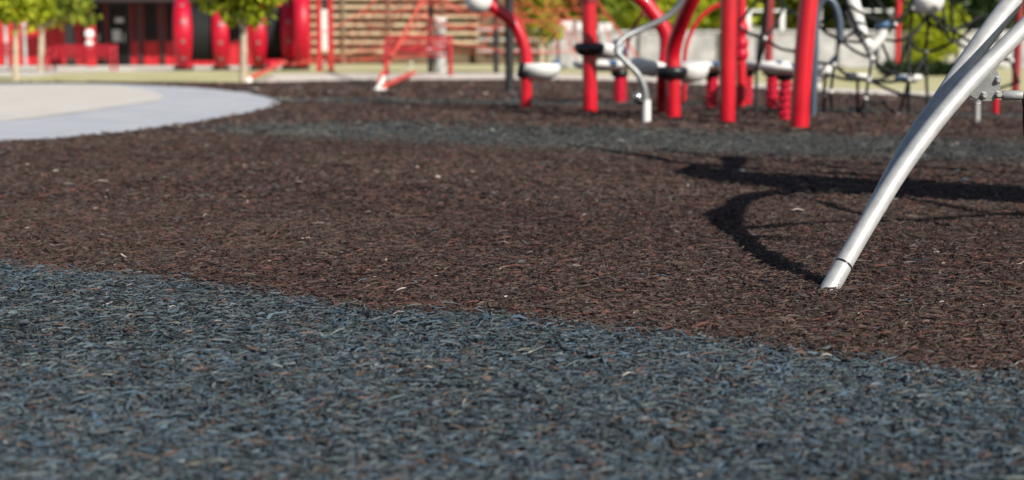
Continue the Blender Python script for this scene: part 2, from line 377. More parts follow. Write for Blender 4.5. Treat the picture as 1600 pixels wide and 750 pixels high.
MB().tube(p1, RAD, 28).build('tube', M['silver'], arch)
MB().tube(smooth_path(foot, 3), RAD * 1.03, 28).build('foot_sleeve', M['silver'], arch)
ax = Vector(t1[1] - t1[0]).normalized(); q = ax.to_track_quat('Z', 'Y').to_matrix()
MB().lathe([(RAD * .98, -.0035), (RAD * 1.045, -.002), (RAD * 1.045, .002), (RAD * .98, .0035)], t1[0], q, 28).build('joint_ring', M['black'], arch)
bo = MB(); c = G(1303, 440) + np.array([0.002, -.028, 0.004]); rb = Matrix.Rotation(R(80), 3, 'X')
bo.lathe([(.0001, .006), (.0045, .006), (.006, .003), (.006, 0), (.009, -.001), (.009, -.004)], c, rb, 6, False).build('bolt', M['silver_dull'], arch)
L2 = 0.85
y2 = base[1] + .026
t2 = [on_plane(x, y, L2, y2) for x, y in [(1359, 339), (1394, 274), (1433, 208), (1464, 166), (1491, 127), (1516, 91), (1548, 47), (1578, 8)]]
t2b = t2 + [t2[-1] + (t2[-1] - t2[-2]) * .7, S(1148, 322, .76), S(1158, 311, .81), S(1185, 303, .87), S(1260, 297, .91), S(1400, 298, .93), S(1600, 304, .92), S(1700, 312, .85)]
t2b += [t2b[-1] + np.array([.5, -.1, -.35]), t2b[-1] + np.array([.75, -.15, -1.0])]
p2_ = smooth_path(t2b, 6); MB().tube(p2_, [RAD * (.92 + .40 * min(1, i / 42)) for i in range(len(p2_))], 28).build('tube', M['silver'], arch)
# gusset with bolts and rope fitting
Yg = t1[5][1] + .03
def gp(px, py, Y=None): return D(px, py, Yg if Y is None else Y)
gus = [(1508, 138), (1514, 147), (1522, 153), (1533, 157), (1546, 158), (1556, 156), (1561, 149), (1563, 138), (1562, 124), (1559, 112), (1552, 98)]
gm = MB(); fr = [gp(x, y) for x, y in gus]; bk = [p + np.array([0, .012, 0]) for p in fr]; nG = len(fr)
gm.add(fr + bk, [tuple(range(nG)), tuple(range(2 * nG - 1, nG - 1, -1))] + [(i, i + nG, (i + 1) % nG + nG, (i + 1) % nG) for i in range(nG)])
gm.build('gusset_plate', M['silver_dull'], arch)
for x, y in ((1537, 149), (1559, 125), (1559, 148)):
    MB().lathe([(.0001, .010), (.005, .010), (.0065, .006), (.0065, .002), (.0085, .001), (.0085, -.002)], gp(x, y), Matrix.Rotation(R(90), 3, 'X'), 6, False).build('bolt', M['steel'], arch)
rf = MB().tube([gp(1560, 149), gp(1566, 149), gp(1567, 149), gp(1596, 149)], [.006, .006, .0105, .0105], 16)
rf.build('rope_fitting', M['silver'], arch)
rp = smooth_path([gp(1594, 149), gp(1600, 152), gp(1603, 170), gp(1603, 195), gp(1612, 240), gp(1660, 300)], 5)
MB().tube(rp, .0065, 12).build('rope', M['rope_black'], arch)
# added panel, block and ropes outside the frame, shaped to cast the shadows on the mulch
pl = [S(1062, 271, .98), S(1092, 258, 1.02), S(1160, 268, .98), S(1366, 279, .92), S(1640, 292, .88), S(1640, 322, .86), S(1362, 301, .88), S(1240, 298, .90), S(1165, 288, .93), S(1105, 281, .96)]
pm = MB(); nP = len(pl); pk = [p + np.array([.0, .0, .03]) for p in pl]
pm.add(pl + pk, [tuple(range(nP)), tuple(range(2 * nP - 1, nP - 1, -1))] + [(i, i + nP, (i + 1) % nP + nP, (i + 1) % nP) for i in range(nP)])
pm.build('shadow_panel', M['white'], arch)
pm = MB(); pl = [S(1137, 244, 1.0), S(1171, 246, 1.0), S(1164, 258, .98), S(1155, 268, .97), S(1144, 258, .99)]; pk = [p + np.array([0, 0, .04]) for p in pl]
pm.add(pl + pk, [tuple(range(5)), tuple(range(9, 4, -1))] + [(i, i + 5, (i + 1) % 5 + 5, (i + 1) % 5) for i in range(5)])
pm.build('shadow_block', M['black'], arch)
for l, z0, z1, r_ in (([(897, 228), (1000, 242), (1092, 257), (1366, 275), (1640, 305)], 1.05, .95, .034), ([(1021, 232), (1137, 247), (1250, 254), (1362, 266), (1640, 288)], 1.05, .95, .022),
                      ([(1150, 244), (1260, 251), (1400, 259), (1640, 272)], 1.04, .98, .026),
                      ([(1220, 303), (1280, 316), (1344, 332), (1480, 352)], 1.0, .86, .017), ([(1167, 354), (1280, 348), (1400, 345), (1500, 338), (1640, 332)], .66, .84, .015), ([(1380, 300), (1480, 322), (1560, 334), (1660, 338)], 1.2, .9, .02)):
    w = [S(x, y, z0 + (z1 - z0) * i / (len(l) - 1)) for i, (x, y) in enumerate(l)]
    MB().tube(smooth_path(w, 5), r_, 8).build('rope', M['rope_black'], arch)

# ------------------------------------------------------------------ red posts with foot pods
def spath(pxs, Y): return smooth_path([D(x, y, Y) for x, y in pxs], 6)
def upto(p, z): return np.array([p[0], p[1], z if z else -.03])
def pod(parent, px, py, Y, wpx, hpx, tilt=0, rimside=None):
    k = Y / FPX; c = D(px, py, Y); rx, hh = wpx / 2 * k, hpx / 2 * k
    rot = Matrix.Rotation(R(tilt), 3, 'Y')
    pr = [(1e-4, -hh), (rx * .45, -hh * .95), (rx * .78, -hh * .55), (rx * .95, 0), (rx, hh * .45), (rx * .96, hh * .8), (rx * .85, hh * .95), (1e-4, hh)]
    MB().lathe(pr, c, rot, 36).build('pod_bowl', M['white'], parent)
    return c, rot, rx, hh
def disc(parent, px, py, Y, wpx, hpx):
    k = Y / FPX; c = D(px, py, Y); rx, hh = wpx / 2 * k, hpx / 2 * k
    pr = [(rx * .35, -hh * 1.1), (rx * .6, -hh * .95), (rx * .84, -hh * .55), (rx * .97, -hh * .05), (rx, hh * .35), (rx * .95, hh * .7), (rx * .82, hh * .95), (rx * .6, hh), (rx * .35, hh * .8)]
    MB().lathe(pr, c, None, 36).build('foot_disc', M['black'], parent)
PR = .0625
# bent post with pod
Y = YB(168); b = G(822, 168)
t = thing('climbing_post', b, 'red post bending to the upper left, with a white pod low down', 'play post', 'red posts of the play structure')
pth = smooth_path([upto(b, 0), D(822, 130, Y), D(822, 92, Y), D(816, 62, Y), D(802, 36, Y), D(780, 17, Y), D(760, 4, Y), D(738, -6, Y)], 6)
MB().tube(pth, PR * .82, 24).build('pole', M['red'], t)
MB().ball(D(748, 0, Y - .03), 21 * Y / FPX, (1, 1, .95)).build('end_cap', M['white'], t)
pod(t, 843, 112, Y + .05, 68, 27)
k = Y / FPX
MB().lathe([(4 * k, -9 * k), (11 * k, -7 * k), (13 * k, 0), (11 * k, 8 * k), (4 * k, 9 * k)], D(818, 111, Y - .03), Matrix.Rotation(R(-75), 3, 'Y'), 24).build('foot_disc', M['black'], t)
MB().lathe([(2 * k, -9 * k), (9 * k, -6 * k), (10 * k, 0), (9 * k, 6 * k), (2 * k, 8 * k)], D(869, 104, Y + .04), Matrix.Rotation(R(80), 3, 'Y'), 24).build('pod_rim', M['blue_plastic'], t)
# straight post with black disc
Y = YB(174); b = G(922, 174)
t = thing('climbing_post', b, 'straight red post passing through a black foot disc beside a white pod', 'play post', 'red posts of the play structure')
MB().tube([upto(b, 0), D(921, 60, Y), D(920, 2, Y), upto(D(920, 2, Y), 2.3)], PR * .93, 24).build('pole', M['red'], t)
MB().tube([D(920, 4, Y), upto(D(920, 4, Y), D(920, 4, Y)[2] + .16)], PR * 1.12, 24).build('collar', M['red_dark'], t)
disc(t, 921, 77, Y, 49, 20)
pod(t, 945, 80, Y + .22, 62, 24, 6)
k = Y / FPX
MB().lathe([(2 * k, -6 * k), (13 * k, -5 * k), (15 * k, 0), (13 * k, 5 * k), (2 * k, 6 * k)], D(968, 74, Y + .2), Matrix.Rotation(R(55), 3, 'Y'), 24).build('pod_rim', M['blue_plastic'], t)
# V post
Y = YB(182); b = G(1052, 182)
t = thing('climbing_post', b, 'forked red post with two arms in a V, a black foot disc at its fork', 'play post', 'red posts of the play structure')
MB().tube(smooth_path([upto(b, 0), D(1052, 120, Y), D(1052, 82, Y), D(1060, 50, Y - .08), D(1074, 15, Y - .22), D(1090, -20, Y - .34), D(1112, -90, Y - .5), D(1135, -200, Y - .62)], 5), PR * .86, 24).build('pole', M['red'], t)
Y2 = YB(178); b2 = G(1037, 175)
MB().tube(smooth_path([upto(b2, 0), D(1038, 120, Y2), D(1042, 80, Y2), D(1041, 55, Y2), D(1032, 35, Y2), D(1019, 18, Y2), D(1008, 4, Y2), D(985, -15, Y2)], 5), PR * .9, 24).build('pole', M['red'], t)
disc(t, 1050, 114, Y, 50, 20)
pod(t, 1012, 106, Y + .3, 56, 26, 12); pod(t, 1080, 114, Y + .2, 58, 30, -8)
# straight tall post
b = G(1136, 190); Y = YB(190)
t = thing('climbing_post', b, 'tall straight red post between the forked post and the leaning post', 'play post', 'red posts of the play structure')
MB().tube([upto(b, 0), D(1137, 100, Y), D(1139, 0, Y), upto(D(1139, 0, Y), 2.5)], PR * .88, 24).build('pole', M['red'], t)
b = G(1158, 166); Y = YB(166)
t = thing('climbing_post', b, 'red post with bulging bolted clamps, half hidden behind the tall straight post', 'play post', 'red posts of the play structure')
MB().tube([upto(b, 0), D(1158, 0, Y), upto(D(1158, 0, Y), 2.5)], PR * .7, 24).build('pole', M['red'], t)
for py in (45, 68, 85):
    MB().ball(D(1158, py, Y), .066, (1, 1, 1.1)).build('clamp', M['red_plastic'], t)
b = G(1249, 198); Y = YB(198)
t = thing('climbing_post', b, 'nearest red post, leaning to the right, just left of the black rope net', 'play post', 'red posts of the play structure')
MB().tube([upto(b, 0), D(1251, 150, Y), D(1258, 60, Y), D(1264, -3, Y), D(1272, -110, Y), D(1290, -300, Y)], PR * .93, 24).build('pole', M['red'], t)

# silver winding pole
Y = YB(192); b = G(1010, 192)
t = thing('winding_pole', b, 'slim silver pole winding upward in an S bend from a pale ground sleeve', 'play pole')
MB().tube(smooth_path([D(1010, 160, Y), D(1007, 138, Y), D(996, 115, Y), D(978, 97, Y), D(965, 82, Y), D(965, 70, Y + .03), D(978, 57, Y + .06), D(1002, 46, Y + .09), D(1030, 33, Y + .1), D(1052, 18, Y + .1), D(1066, -4, Y + .08), D(1075, -50, Y), D(1040, -120, Y)], 7), .021, 20).build('pole', M['silver_pole'], t)
MB().tube([upto(b, 0), D(1010, 156, Y)], .029, 20).build('ground_sleeve', M['white'], t)
MB().ball(D(996, 151, Y - .03), .030).build('clamp', M['steel'], t)
MB().ball(D(999, 157, Y - .02), .032, (1.2, 1, .7)).build('clamp_body', M['black'], t)

# stepping pods on stems
proto = None
steps = [(968, 160, 940, 103, 92, 17, 'white stepping pod on a red stem between the straight post and the winding pole'),
         (1112, 167, 1098, 104, 90, 16, 'white stepping pod on a studded red stem between the V post and the tall post'),
         (1166, 163, 1172, 103, 62, 14, 'small white stepping pod seen just right of the tall straight post'),
         (1206, 169, 1200, 103, 70, 15, 'white stepping pod on the farther of two studded stems left of the leaning post'),
         (1226, 186, 1222, 108, 76, 17, 'white stepping pod on the nearer studded stem touching the leaning post')]
for bx, by, cx, cy, w, h, lab in steps:
    Y = YB(by); b = G(bx, by); k = Y / FPX
    t = thing('stepping_pod', b, lab, 'stepping pod', 'stepping pods of the play structure')
    top = D(bx, cy + h / 2 + 8, Y)
    r_ = 8.5 * k; m_ = MB().tube([upto(b, 0), upto(b, top[2])], r_, 20)
    rows = int(top[2] / .05)
    for i in range(rows):
        for j in range(8):
            a = j * math.pi / 4 + (i % 2) * .4
            m_.ball((b[0] + math.cos(a) * r_, b[1] + math.sin(a) * r_, .04 + i * .05), .012, n=8)
    m_.build('stem', M['red_plastic'], t)
    MB().lathe([(1e-4, 5 * k), (13 * k, 5 * k), (14 * k, 0), (10 * k, -6 * k), (1e-4, -6 * k)], D(bx, cy + h / 2 + 3, Y), None, 24).build('stem_cap', M['black'], t)
    c, rot, rx, hh = pod(t, cx, cy, Y, w, h)
    rr = Matrix.Rotation(R(0), 3, 'Z')
    MB().box((c[0] + rx * .3, c[1] - rx * .62, c[2] + hh * .55), (rx * .35, rx * .7, hh * 1.0), None, hh * .3).build('blue_strip', M['blue_plastic'], t)  # small blue strip on the near side of the pod

# dark red curved rails
for l, py, r_, lab in (([(978, 85), (985, 55), (1003, 22), (1020, 0), (1050, -30)], 160, .017, 'thin dark red rail curving up behind the winding pole'),
                       ([(1070, 88), (1076, 60), (1090, 33), (1112, 13), (1140, 2), (1180, -10)], 160, .02, 'thin red rail arcing up between the forked and the tall red posts')):
    Y = YB(py); p = [D(x, y, Y) for x, y in l]; b = upto(p[0], 0)
    t = thing('curved_rail', b, lab, 'play rail', 'curved rails of the play structure')
    MB().tube(smooth_path([b, p[0] * .5 + b * .5] + p, 5), r_, 14).build('rail', M['red_dark'] if '978' in str(l) else M['red'], t)
    MB().lathe([(r_ * 1.0, .05), (r_ * 1.5, .045), (r_ * 1.5, 0)], b, None, 14).build('ground_sleeve', M['red_dark'], t)

# ------------------------------------------------------------------ black rope net with pods
Y = YB(178)
t = thing('rope_net', G(1352, 178), 'black rope climbing net with white ball joints and hanging white pods behind the silver arch', 'climbing net')
N = {'a': (1150, 40), 'b': (1195, 60), 'c': (1240, 80), 'd': (1303, 101), 'e': (1340, 121), 'f': (1312, 62), 'g': (1362, 91), 'h': (1400, 113), 'i': (1420, 124),
     'j': (1276, 38), 'k': (1340, 45), 'l': (1322, 5), 'm': (1398, 38), 'n': (1426, 13), 'o': (1352, 154), 'p': (1352, 183), 'q': (1404, 178), 'r': (1446, 82), 's': (1452, 18),
     't': (1449, 152), 'u': (1491, 65), 'v': (1485, -10), 'w': (1287, 148), 'x': (1287, 176), 'y': (1300, 172), 'z': (1357, 125), 'A': (1420, 178), 'B': (1380, 160), 'C': (1298, 143),
     'D': (1182, 112), 'E': (1182, 180), 'F': (1445, -30), 'G': (1390, -30), 'H': (1310, -40), 'I': (1200, -30), 'J': (1580, 95), 'K': (1592, 128), 'L': (1340, 176), 'M': (1290, 115),
     'N': (1470, -20), 'O': (1478, 50), 'P': (1420, 60), 'Q': (1225, 10), 'R': (1375, 60), 'T': (1355, -30), 'U': (1540, 20), 'V': (1449, 178)}
NY = {kk: Y + random.uniform(-.25, .35) for kk in N}
for kk in 'pqAxyELV': NY[kk] = float(G(*N[kk])[1]) if N[kk][1] > 150 else Y
W = {kk: D(*N[kk], NY[kk]) for kk in N}
for kk in 'pqAxyELV': W[kk][2] = 0.0
ropes = ['ab', 'bc', 'cd', 'de', 'ei', 'jf', 'fg', 'gh', 'hi', 'fl', 'gk', 'kl', 'gR', 'Rm', 'mn', 'gz', 'zo', 'op', 'ir', 'rs', 'iq', 'iA', 'rt', 'tV', 'ru', 'uv', 'wx', 'Cy', 'dC', 'Mw', 'oB', 'Bq', 'DE', 'sF', 'nG', 'lH', 'bI', 'uJ', 'JK', 'eL', 'uO', 'ON', 'iP', 'Pn', 'fd', 'zi', 'bQ', 'Qj', 'mT', 'uU', 'rP', 'kf', 'Rh', 'cj', 'aI', 'DI', 'Db', 'bc', 'cM', 'Mz', 'fR', 'lj', 'Hl', 'QI', 'TR', 'PR', 'Ph', 'Pr', 'Os', 'FN', 'OU', 'tr', 'zt', 'oL', 'hz', 'VA', 'sP', 'Js', 'Kt', 'GT', 'kR', 'kH', 'ml', 'On', 'mF']
mb = MB()
for a_, b_ in ropes:
    A_, B_ = W[a_], W[b_]; Lr = np.linalg.norm(A_ - B_); mid = (A_ + B_) / 2 - np.array([0, 0, Lr * .06])
    if a_ + b_ in ('op', 'iA', 'wx', 'Cy', 'DE', 'tV', 'rt', 'eL'): mid = (A_ + B_) / 2
    mb.tube(smooth_path([A_, mid, B_], 4), .0115, 8)
mb.build('netting', M['rope_black'], t)
for kk in 'wCdgozqifrumnbJ':
    MB().ball(W[kk] - np.array([0, .015, 0]), .021 if kk in 'wg' else .016, n=12).build('ball_joint', M['white'], t)
def pd(px, py, w, h, tilt=0, Yp=None):
    return pod(t, px, py, Yp or Y, w, h, tilt)
pd(1340, 120, 44, 12, 6); pd(1420, 123, 40, 14); pd(1288, 112, 30, 24, -20); pd(1450, 8, 48, 28, 0); pd(1272, 134, 26, 18, -25)
k = Y / FPX
MB().tube(smooth_path([D(1326, -20, Y), D(1334, 15, Y), D(1345, 50, Y), D(1360, 75, Y)], 5), [12 * k] * 6 + [11 * k] * 5 + [8 * k] * 4 + [6 * k], 20).build('seat_shell', M['white'], t)
MB().tube(smooth_path([D(1360, 75, Y), D(1374, 60, Y), D(1380, 46, Y)], 5), 8 * k, 20).build('seat_shell', M['white'], t)
MB().lathe([(1e-4, 5 * k), (11 * k, 4 * k), (12 * k, 0), (11 * k, -4 * k), (1e-4, -5 * k)], D(1379, 39, Y), Matrix.Rotation(R(-15), 3, 'Y'), 24).build('pod_rim', M['blue_plastic'], t)
MB().lathe([(1e-4, 4 * k), (9 * k, 3 * k), (10 * k, 0), (9 * k, -3 * k), (1e-4, -4 * k)], D(1303, 93, Y), Matrix.Rotation(R(-50), 3, 'Y'), 24).build('pod_rim', M['blue_plastic'], t)
MB().lathe([(1e-4, 4 * k), (9 * k, 3 * k), (10 * k, 0), (9 * k, -3 * k), (1e-4, -4 * k)], D(1408, 122, Y - .05), Matrix.Rotation(R(-10), 3, 'Y'), 24).build('pod_rim', M['blue_plastic'], t)

Y = YB(180)
b = upto(D(1273, 60, Y), 0)
t = thing('arched_rail', b, 'slate blue tube arched over like a hoop beside the leaning red post', 'play rail')
MB().tube(smooth_path([b, D(1273, 90, Y), D(1274, 40, Y), D(1280, 8, Y), D(1291, -2, Y), D(1303, 6, Y), D(1311, 30, Y), D(1313, 62, Y)], 6), .028, 18).build('hoop', M['slate'], t)
MB().ball(D(1313, 63, Y), .03).build('end_cap', M['black'], t)

# small silver and red stubs behind the arch
b = G(1527, 190); Y = YB(190)
t = thing('ground_anchor', b, 'short silver anchor tube under the bolted gusset of the arch', 'anchor')
MB().tube([upto(b, 0), D(1527, 160, Y)], .018, 16).build('tube', M['silver'], t); MB().ball(D(1527, 160, Y), .021, (1, 1, .6)).build('end_cap', M['steel'], t)
b = G(1556, 178); Y = YB(178)
t = thing('ground_anchor', b, 'short red anchor stub behind the bolted gusset of the arch', 'anchor')
MB().tube([upto(b, 0), D(1556, 150, Y)], .022, 16).build('tube', M['red'], t); MB().ball(D(1556, 150, Y), .025, (1, 1, .6)).build('end_cap', M['red_dark'], t)

# dark pole
b = G(796, 144); Y = YB(144)
t = thing('dark_pole', b, 'charcoal pole standing alone left of the bent red post', 'pole')
MB().tube([upto(b, 0), upto(b, 4.2)], .053, 20).build('pole', M['charcoal'], t)
MB().lathe([(.045, .03), (.075, .02), (.078, 0)], b, None, 20).build('base_collar', M['charcoal'], t)

# far red posts behind the nets
for px, by, w, lab in ((1200, 116, 13, 'dull red post far behind the black net, left of the leaning red post'), (1401, 114, 8, 'thin red post far behind the black net in front of the pale wall'),
                       (1586, 150, 12, 'reddish brown post near the far right edge, behind the silver arch')):
    b = G(px, by); Y = YB(by); r_ = w / 2 * Y / FPX
    t = thing('far_post', b, lab, 'post', 'far posts behind the play structure')
    MB().tube([upto(b, 0), upto(b, 3.5)], r_, 16).build('pole', M['red_dark'] if w > 9 else M['red'], t)
    MB().lathe([(r_, .05), (r_ * 1.5, .04), (r_ * 1.5, 0)], b, None, 16).build('base_collar', M['charcoal'], t)

# ------------------------------------------------------------------ red rope pyramid
apx = D(775, 60, YB(113)); apx = upto(apx, 5.2); mb_ = upto(apx, 0)
t = thing('rope_pyramid', mb_, 'red rope pyramid net fanning out from a tall mast to white ground brackets', 'climbing net')
MB().tube([mb_, apx], .07, 16).build('mast', M['charcoal'], t)
anch = [G(592, 141), G(1010, 117), G(905, 108), G(640, 107), G(500, 109)]
mid_ = []
mb = MB()
levels = [.14, .26, .38, .5, .62, .74, .86]
for a_ in anch:
    mb.tube([a_ + np.array([0, 0, .12]), apx], .020, 8)
    mid_.append([a_ + (apx - a_) * l for l in levels])
for i in range(len(anch)):
    order = [0, 1, 2, 3, 4]
    A_, B_ = mid_[order[i]], mid_[order[(i + 1) % 5]]
    for q in range(len(levels)):
        n = 6
        pts = [A_[q] + (B_[q] - A_[q]) * u / n - np.array([0, 0, .25 * math.sin(math.pi * u / n)]) for u in range(n + 1)]
        mb.tube(pts, .011, 6)
        if q + 1 < len(levels):
            for u in range(0, n):
                p_ = A_[q] + (B_[q] - A_[q]) * (u + .5) / n; p2 = A_[q + 1] + (B_[q + 1] - A_[q + 1]) * (u + (1 if u % 2 else 0)) / n
                mb.tube([p_ - np.array([0, 0, .2]), p2 - np.array([0, 0, .2])], .009, 6)
# inner net around the mast
for q in range(46):
    a0, a1 = random.uniform(0, 6.28), random.uniform(0, 6.28)
    r0, r1 = random.uniform(.5, 2.4), random.uniform(.5, 2.4); z0, z1 = random.uniform(1.0, 2.4), random.uniform(1.2, 3.0)
    p_ = mb_ + np.array([math.cos(a0) * r0, math.sin(a0) * r0, z0]); p2 = mb_ + np.array([math.cos(a1) * r1, math.sin(a1) * r1, z1])
    mb.tube([p_, (p_ + p2) / 2 - np.array([0, 0, .1]), p2], .014, 6)
mb.build('netting', M['rope_red'], t)
for a_ in anch:
    m_ = MB().box(a_ + np.array([0, 0, .012]), (.16, .16, .024), Matrix.Rotation(.5, 3, 'Z'), .005)
    d_ = Vector(apx - a_).normalized()
    m_.tube([a_ + np.array([0, 0, .02]), a_ + np.array(d_) * .30 + np.array([0, 0, .07])], .042, 12)
    m_.build('anchor_bracket', M['white_paint'], t)
for (x0, y0, x1, y1) in ((600, 141, 648, 119), (388, 128, 445, 97)):
    p_, p2 = G(x0, y0), G(x1, y1) if y1 > 110 else D(x1, y1, YB(118)); p_[2] += .05; p2[2] = max(p2[2], .08)
    MB().tube([p_, p2], .04, 10).build('edge_rope', M['rope_red'], t)
    if x0 < 500: MB().lathe([(.03, .08), (.06, .06), (.06, -.01)], p_ - np.array([0, 0, .05]), None, 16).build('anchor_bracket', M['white_paint'], t)
# horizontal webs stretched low to the left, over the slat fence
mb = MB()
for i in range(5):
    x0, y0, x1, y1 = [(470, 96, 690, 40), (440, 100, 660, 70), (520, 92, 700, 74), (560, 20, 690, -5), (480, 60, 600, -10), (540, 78, 650, 20), (600, 12, 640, 90), (650, 0, 720, 95), (520, 10, 560, 90)][i]
    A_, B_ = D(x0, y0, 34), D(x1, y1, 36)
    mb.tube(smooth_path([A_, (A_ + B_) / 2 - np.array([0, 0, .15]), B_], 4), .012, 6)
mb.build('side_web', M['rope_red'], t)

# ------------------------------------------------------------------ red wheels and crawl tunnels
def wheel(parent, x0, x1, ytop, ybase, nb=12):
    Y = YB(ybase) + ((x0 + x1) / 2 - 365) / FPX * YB(108) * (-.20 * -1); k = Y / FPX; w = (x1 - x0) * k * .96; Rr = (ybase - ytop) / 2 * k
    c = upto(D((x0 + x1) / 2, ybase, Y), Rr + .02)
    pr = []
    for i in range(13):
        a = math.pi * i / 12; pr.append((Rr - w * .28 + w * .28 * math.sin(a), -math.cos(a) * w / 2))
    pr = [(Rr * .62, -w * .36)] + pr + [(Rr * .62, w * .36), (Rr * .58, 0), (Rr * .62, -w * .36)]
    yw = -math.atan(((x0 + x1) / 2 - 800) / FPX); zr = Matrix.Rotation(yw, 3, 'Z')
    rot = zr @ Matrix.Rotation(R(90), 3, 'Y')
    lm_ = MB().lathe(pr, (0, 0, 0), None, 48); lens = lambda x: (.42 + .58 * math.sqrt(max(0, 1 - min(1, abs(x) / Rr) ** 2))) if nb else 1.0
    lm_.v = [tuple(Vector(c) + rot @ Vector((v[0], v[1], v[2] * lens(v[0])))) for v in lm_.v]
    o = lm_.build('wheel_ring', M['red_plastic'], parent)
    for j in range(nb):
        a = 2 * math.pi * (j + .5) / nb; d_ = zr @ Vector((0, math.cos(a), math.sin(a)))
        q_ = d_.to_track_quat('Z', 'X').to_matrix()
        MB().lathe([(.055, -.02), (.055, .025), (.03, .035), (.0001, .035)], Vector(c) + d_ * (Rr - .005), q_, 12, False).build('bolt', M['silver_dull'], o)
    MB().box((c[0], c[1], .05), (w * 1.05, Rr * .5, .1), zr, .02).build('foot_block', M['black'], parent)
    return c, Rr
def tunnel(name, label, a, b_, tube_top, tube_bot):
    Y = YB(a[3]); cx = (a[0] + b_[1]) / 2
    t = thing(name, G(cx, a[3]), label, 'crawl tunnel', 'crawl tunnels by the paving')
    c1, r1 = wheel(t, *a); c2, r2 = wheel(t, *b_)
    k = Y / FPX; zc = (a[3] - (tube_top + tube_bot) / 2) * k; rr = (tube_bot - tube_top) / 2 * k
    n = 26; prof = []
    L_ = c2[0] - c1[0]
    for i in range(n + 1): prof.append((rr * (1 + (.015 if i % 2 else 0)), L_ * i / n))
    prof += [(rr * .95, L_), (rr * .95, 0), (rr, 0)]
    MB().lathe(prof, (c1[0], c1[1], zc + .02), Matrix.Rotation(math.atan2(c2[1] - c1[1], L_), 3, 'Z') @ Matrix.Rotation(R(90), 3, 'Y'), 40).build('tube', M['black_matte'], t)
    return t
tunnel('crawl_tunnel', 'black crawl tunnel between two bolted red wheel rings, left of the sapling', (272, 302, -4, 108.5), (332, 359, 2, 108.5), 14, 96)
tunnel('crawl_tunnel', 'black crawl tunnel between two bolted red wheel rings, right of the sapling', (391, 418, 2, 108.5), (440, 463, -4, 108.5), 12, 94)
t = thing('wheel_ring', G(472, 110), 'large plain red wheel ring standing beside the right end of the crawl tunnels', 'play wheel')
wheel(t, 461, 484, -20, 109, 0)
for px, py in ((430, 109), (300, 108.5)):
    b = G(px, py)
    t = thing('spring_knob', b, 'small round red knob on the grass at the foot of the ' + ('right tunnel' if px > 400 else 'left tunnel'), 'knob')
    MB().ball(b + np.array([0, -.6, .16]), .16, (1, 1, .9)).build('knob', M['red_plastic'], t)
    MB().lathe([(.10, .05), (.14, .04), (.14, -.01)], b + np.array([0, -.6, 0]), None, 20).build('base', M['black'], t)

# ------------------------------------------------------------------ building
YW = YB(101.5); kw = YW / FPX
def wx(px): return float(D(px, 100, YW)[0])
t = thing('red_building', (wx(130), YW, 0), 'red ribbed metal building with dark canopy and black glazed doors', 'building')
mb = MB()
x = wx(-420); xe = wx(425)
prof = []
while x < xe:
    prof += [(x, 0), (x + .20, 0), (x + .24, -.06), (x + .36, -.06), (x + .40, 0)]; x += .40
vs = []; fs = []
for px_, dy in prof: vs += [(px_, YW + dy, 0), (px_, YW + dy, 4.4)]
for i in range(len(prof) - 1): fs.append((2 * i, 2 * i + 2, 2 * i + 3, 2 * i + 1))
mb.add(vs, fs)
mb.box((wx(25), YW + 4, 2.2), (xe - wx(-420), 7.6, 4.4))
mb.build('wall', M['red_wall'], t)
r_ = MB(); zA = float(D(200, 1, YW - 2.7)[2])
r_.box(((wx(118) + xe) / 2, YW - 1.35, zA + .06), (xe - wx(118), 2.7, .12)); r_.build('canopy', M['roof'], t)
MB().box(((wx(118) + xe) / 2, YW - 2.73, zA + .5), (xe - wx(118), .06, .75)).build('fascia', M['red_wall'], t)
MB().box((wx(25), YW + 3.0, 4.5), (xe - wx(-420) + .6, 10, .2)).build('roof', M['roof'], t)
for (a_, c_) in ((150, 165), (173, 204)):
    f_ = MB()
    x0, x1 = wx(a_), wx(c_); zt = 2.55
    for bx_, w_ in ((x0, .1), (x1, .1)): f_.box((bx_, YW - .09, zt / 2), (w_, .1, zt))
    f_.box(((x0 + x1) / 2, YW - .09, zt + .05), (x1 - x0 + .1, .1, .1))
    o = f_.build('door', M['charcoal'], t)
    MB().box(((x0 + x1) / 2, YW - .085, zt / 2), (x1 - x0 - .1, .04, zt)).build('pane', M['glass_and_shade'], o)
    MB().tube([(x1 - .2, YW - .16, .95), (x1 - .2, YW - .16, 1.35)], .02, 8).build('handle', M['steel'], o)
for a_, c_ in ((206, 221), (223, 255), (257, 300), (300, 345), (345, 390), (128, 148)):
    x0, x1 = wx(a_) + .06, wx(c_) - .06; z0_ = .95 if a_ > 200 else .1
    o = MB().box(((x0 + x1) / 2, YW - .09, (z0_ + 2.75) / 2), (x1 - x0, .06, 2.75 - z0_)).build('shade_panel', M['red_dark'], t)  # dark red and black panels put in to deepen the shade under the canopy
    MB().box(((x0 + x1) / 2, YW - .125, (z0_ + 2.75) / 2), (x1 - x0 - .16, .02, 2.75 - z0_ - .16)).build('pane', M['glass_and_shade'], o)
for px in (222, 256):
    MB().box((wx(px), YW - .12, 1.3), (.16, .1, 2.6)).build('mullion', M['charcoal'], t)
for px, za, zb in ((185, 1.0, 1.5), (190, 1.8, 2.0)):
    MB().box((wx(px), YW - .12, (za + zb) / 2), (.35, .02, zb - za)).build('notice', M['grey_metal'], t)
MB().box((wx(240), YW - .10, 1.95), (.5, .05, .3)).build('vent', M['charcoal'], t)
MB().box((wx(127), YW - 1.4, zA / 2), (.35, .35, zA)).build('canopy_post', M['charcoal'], t)

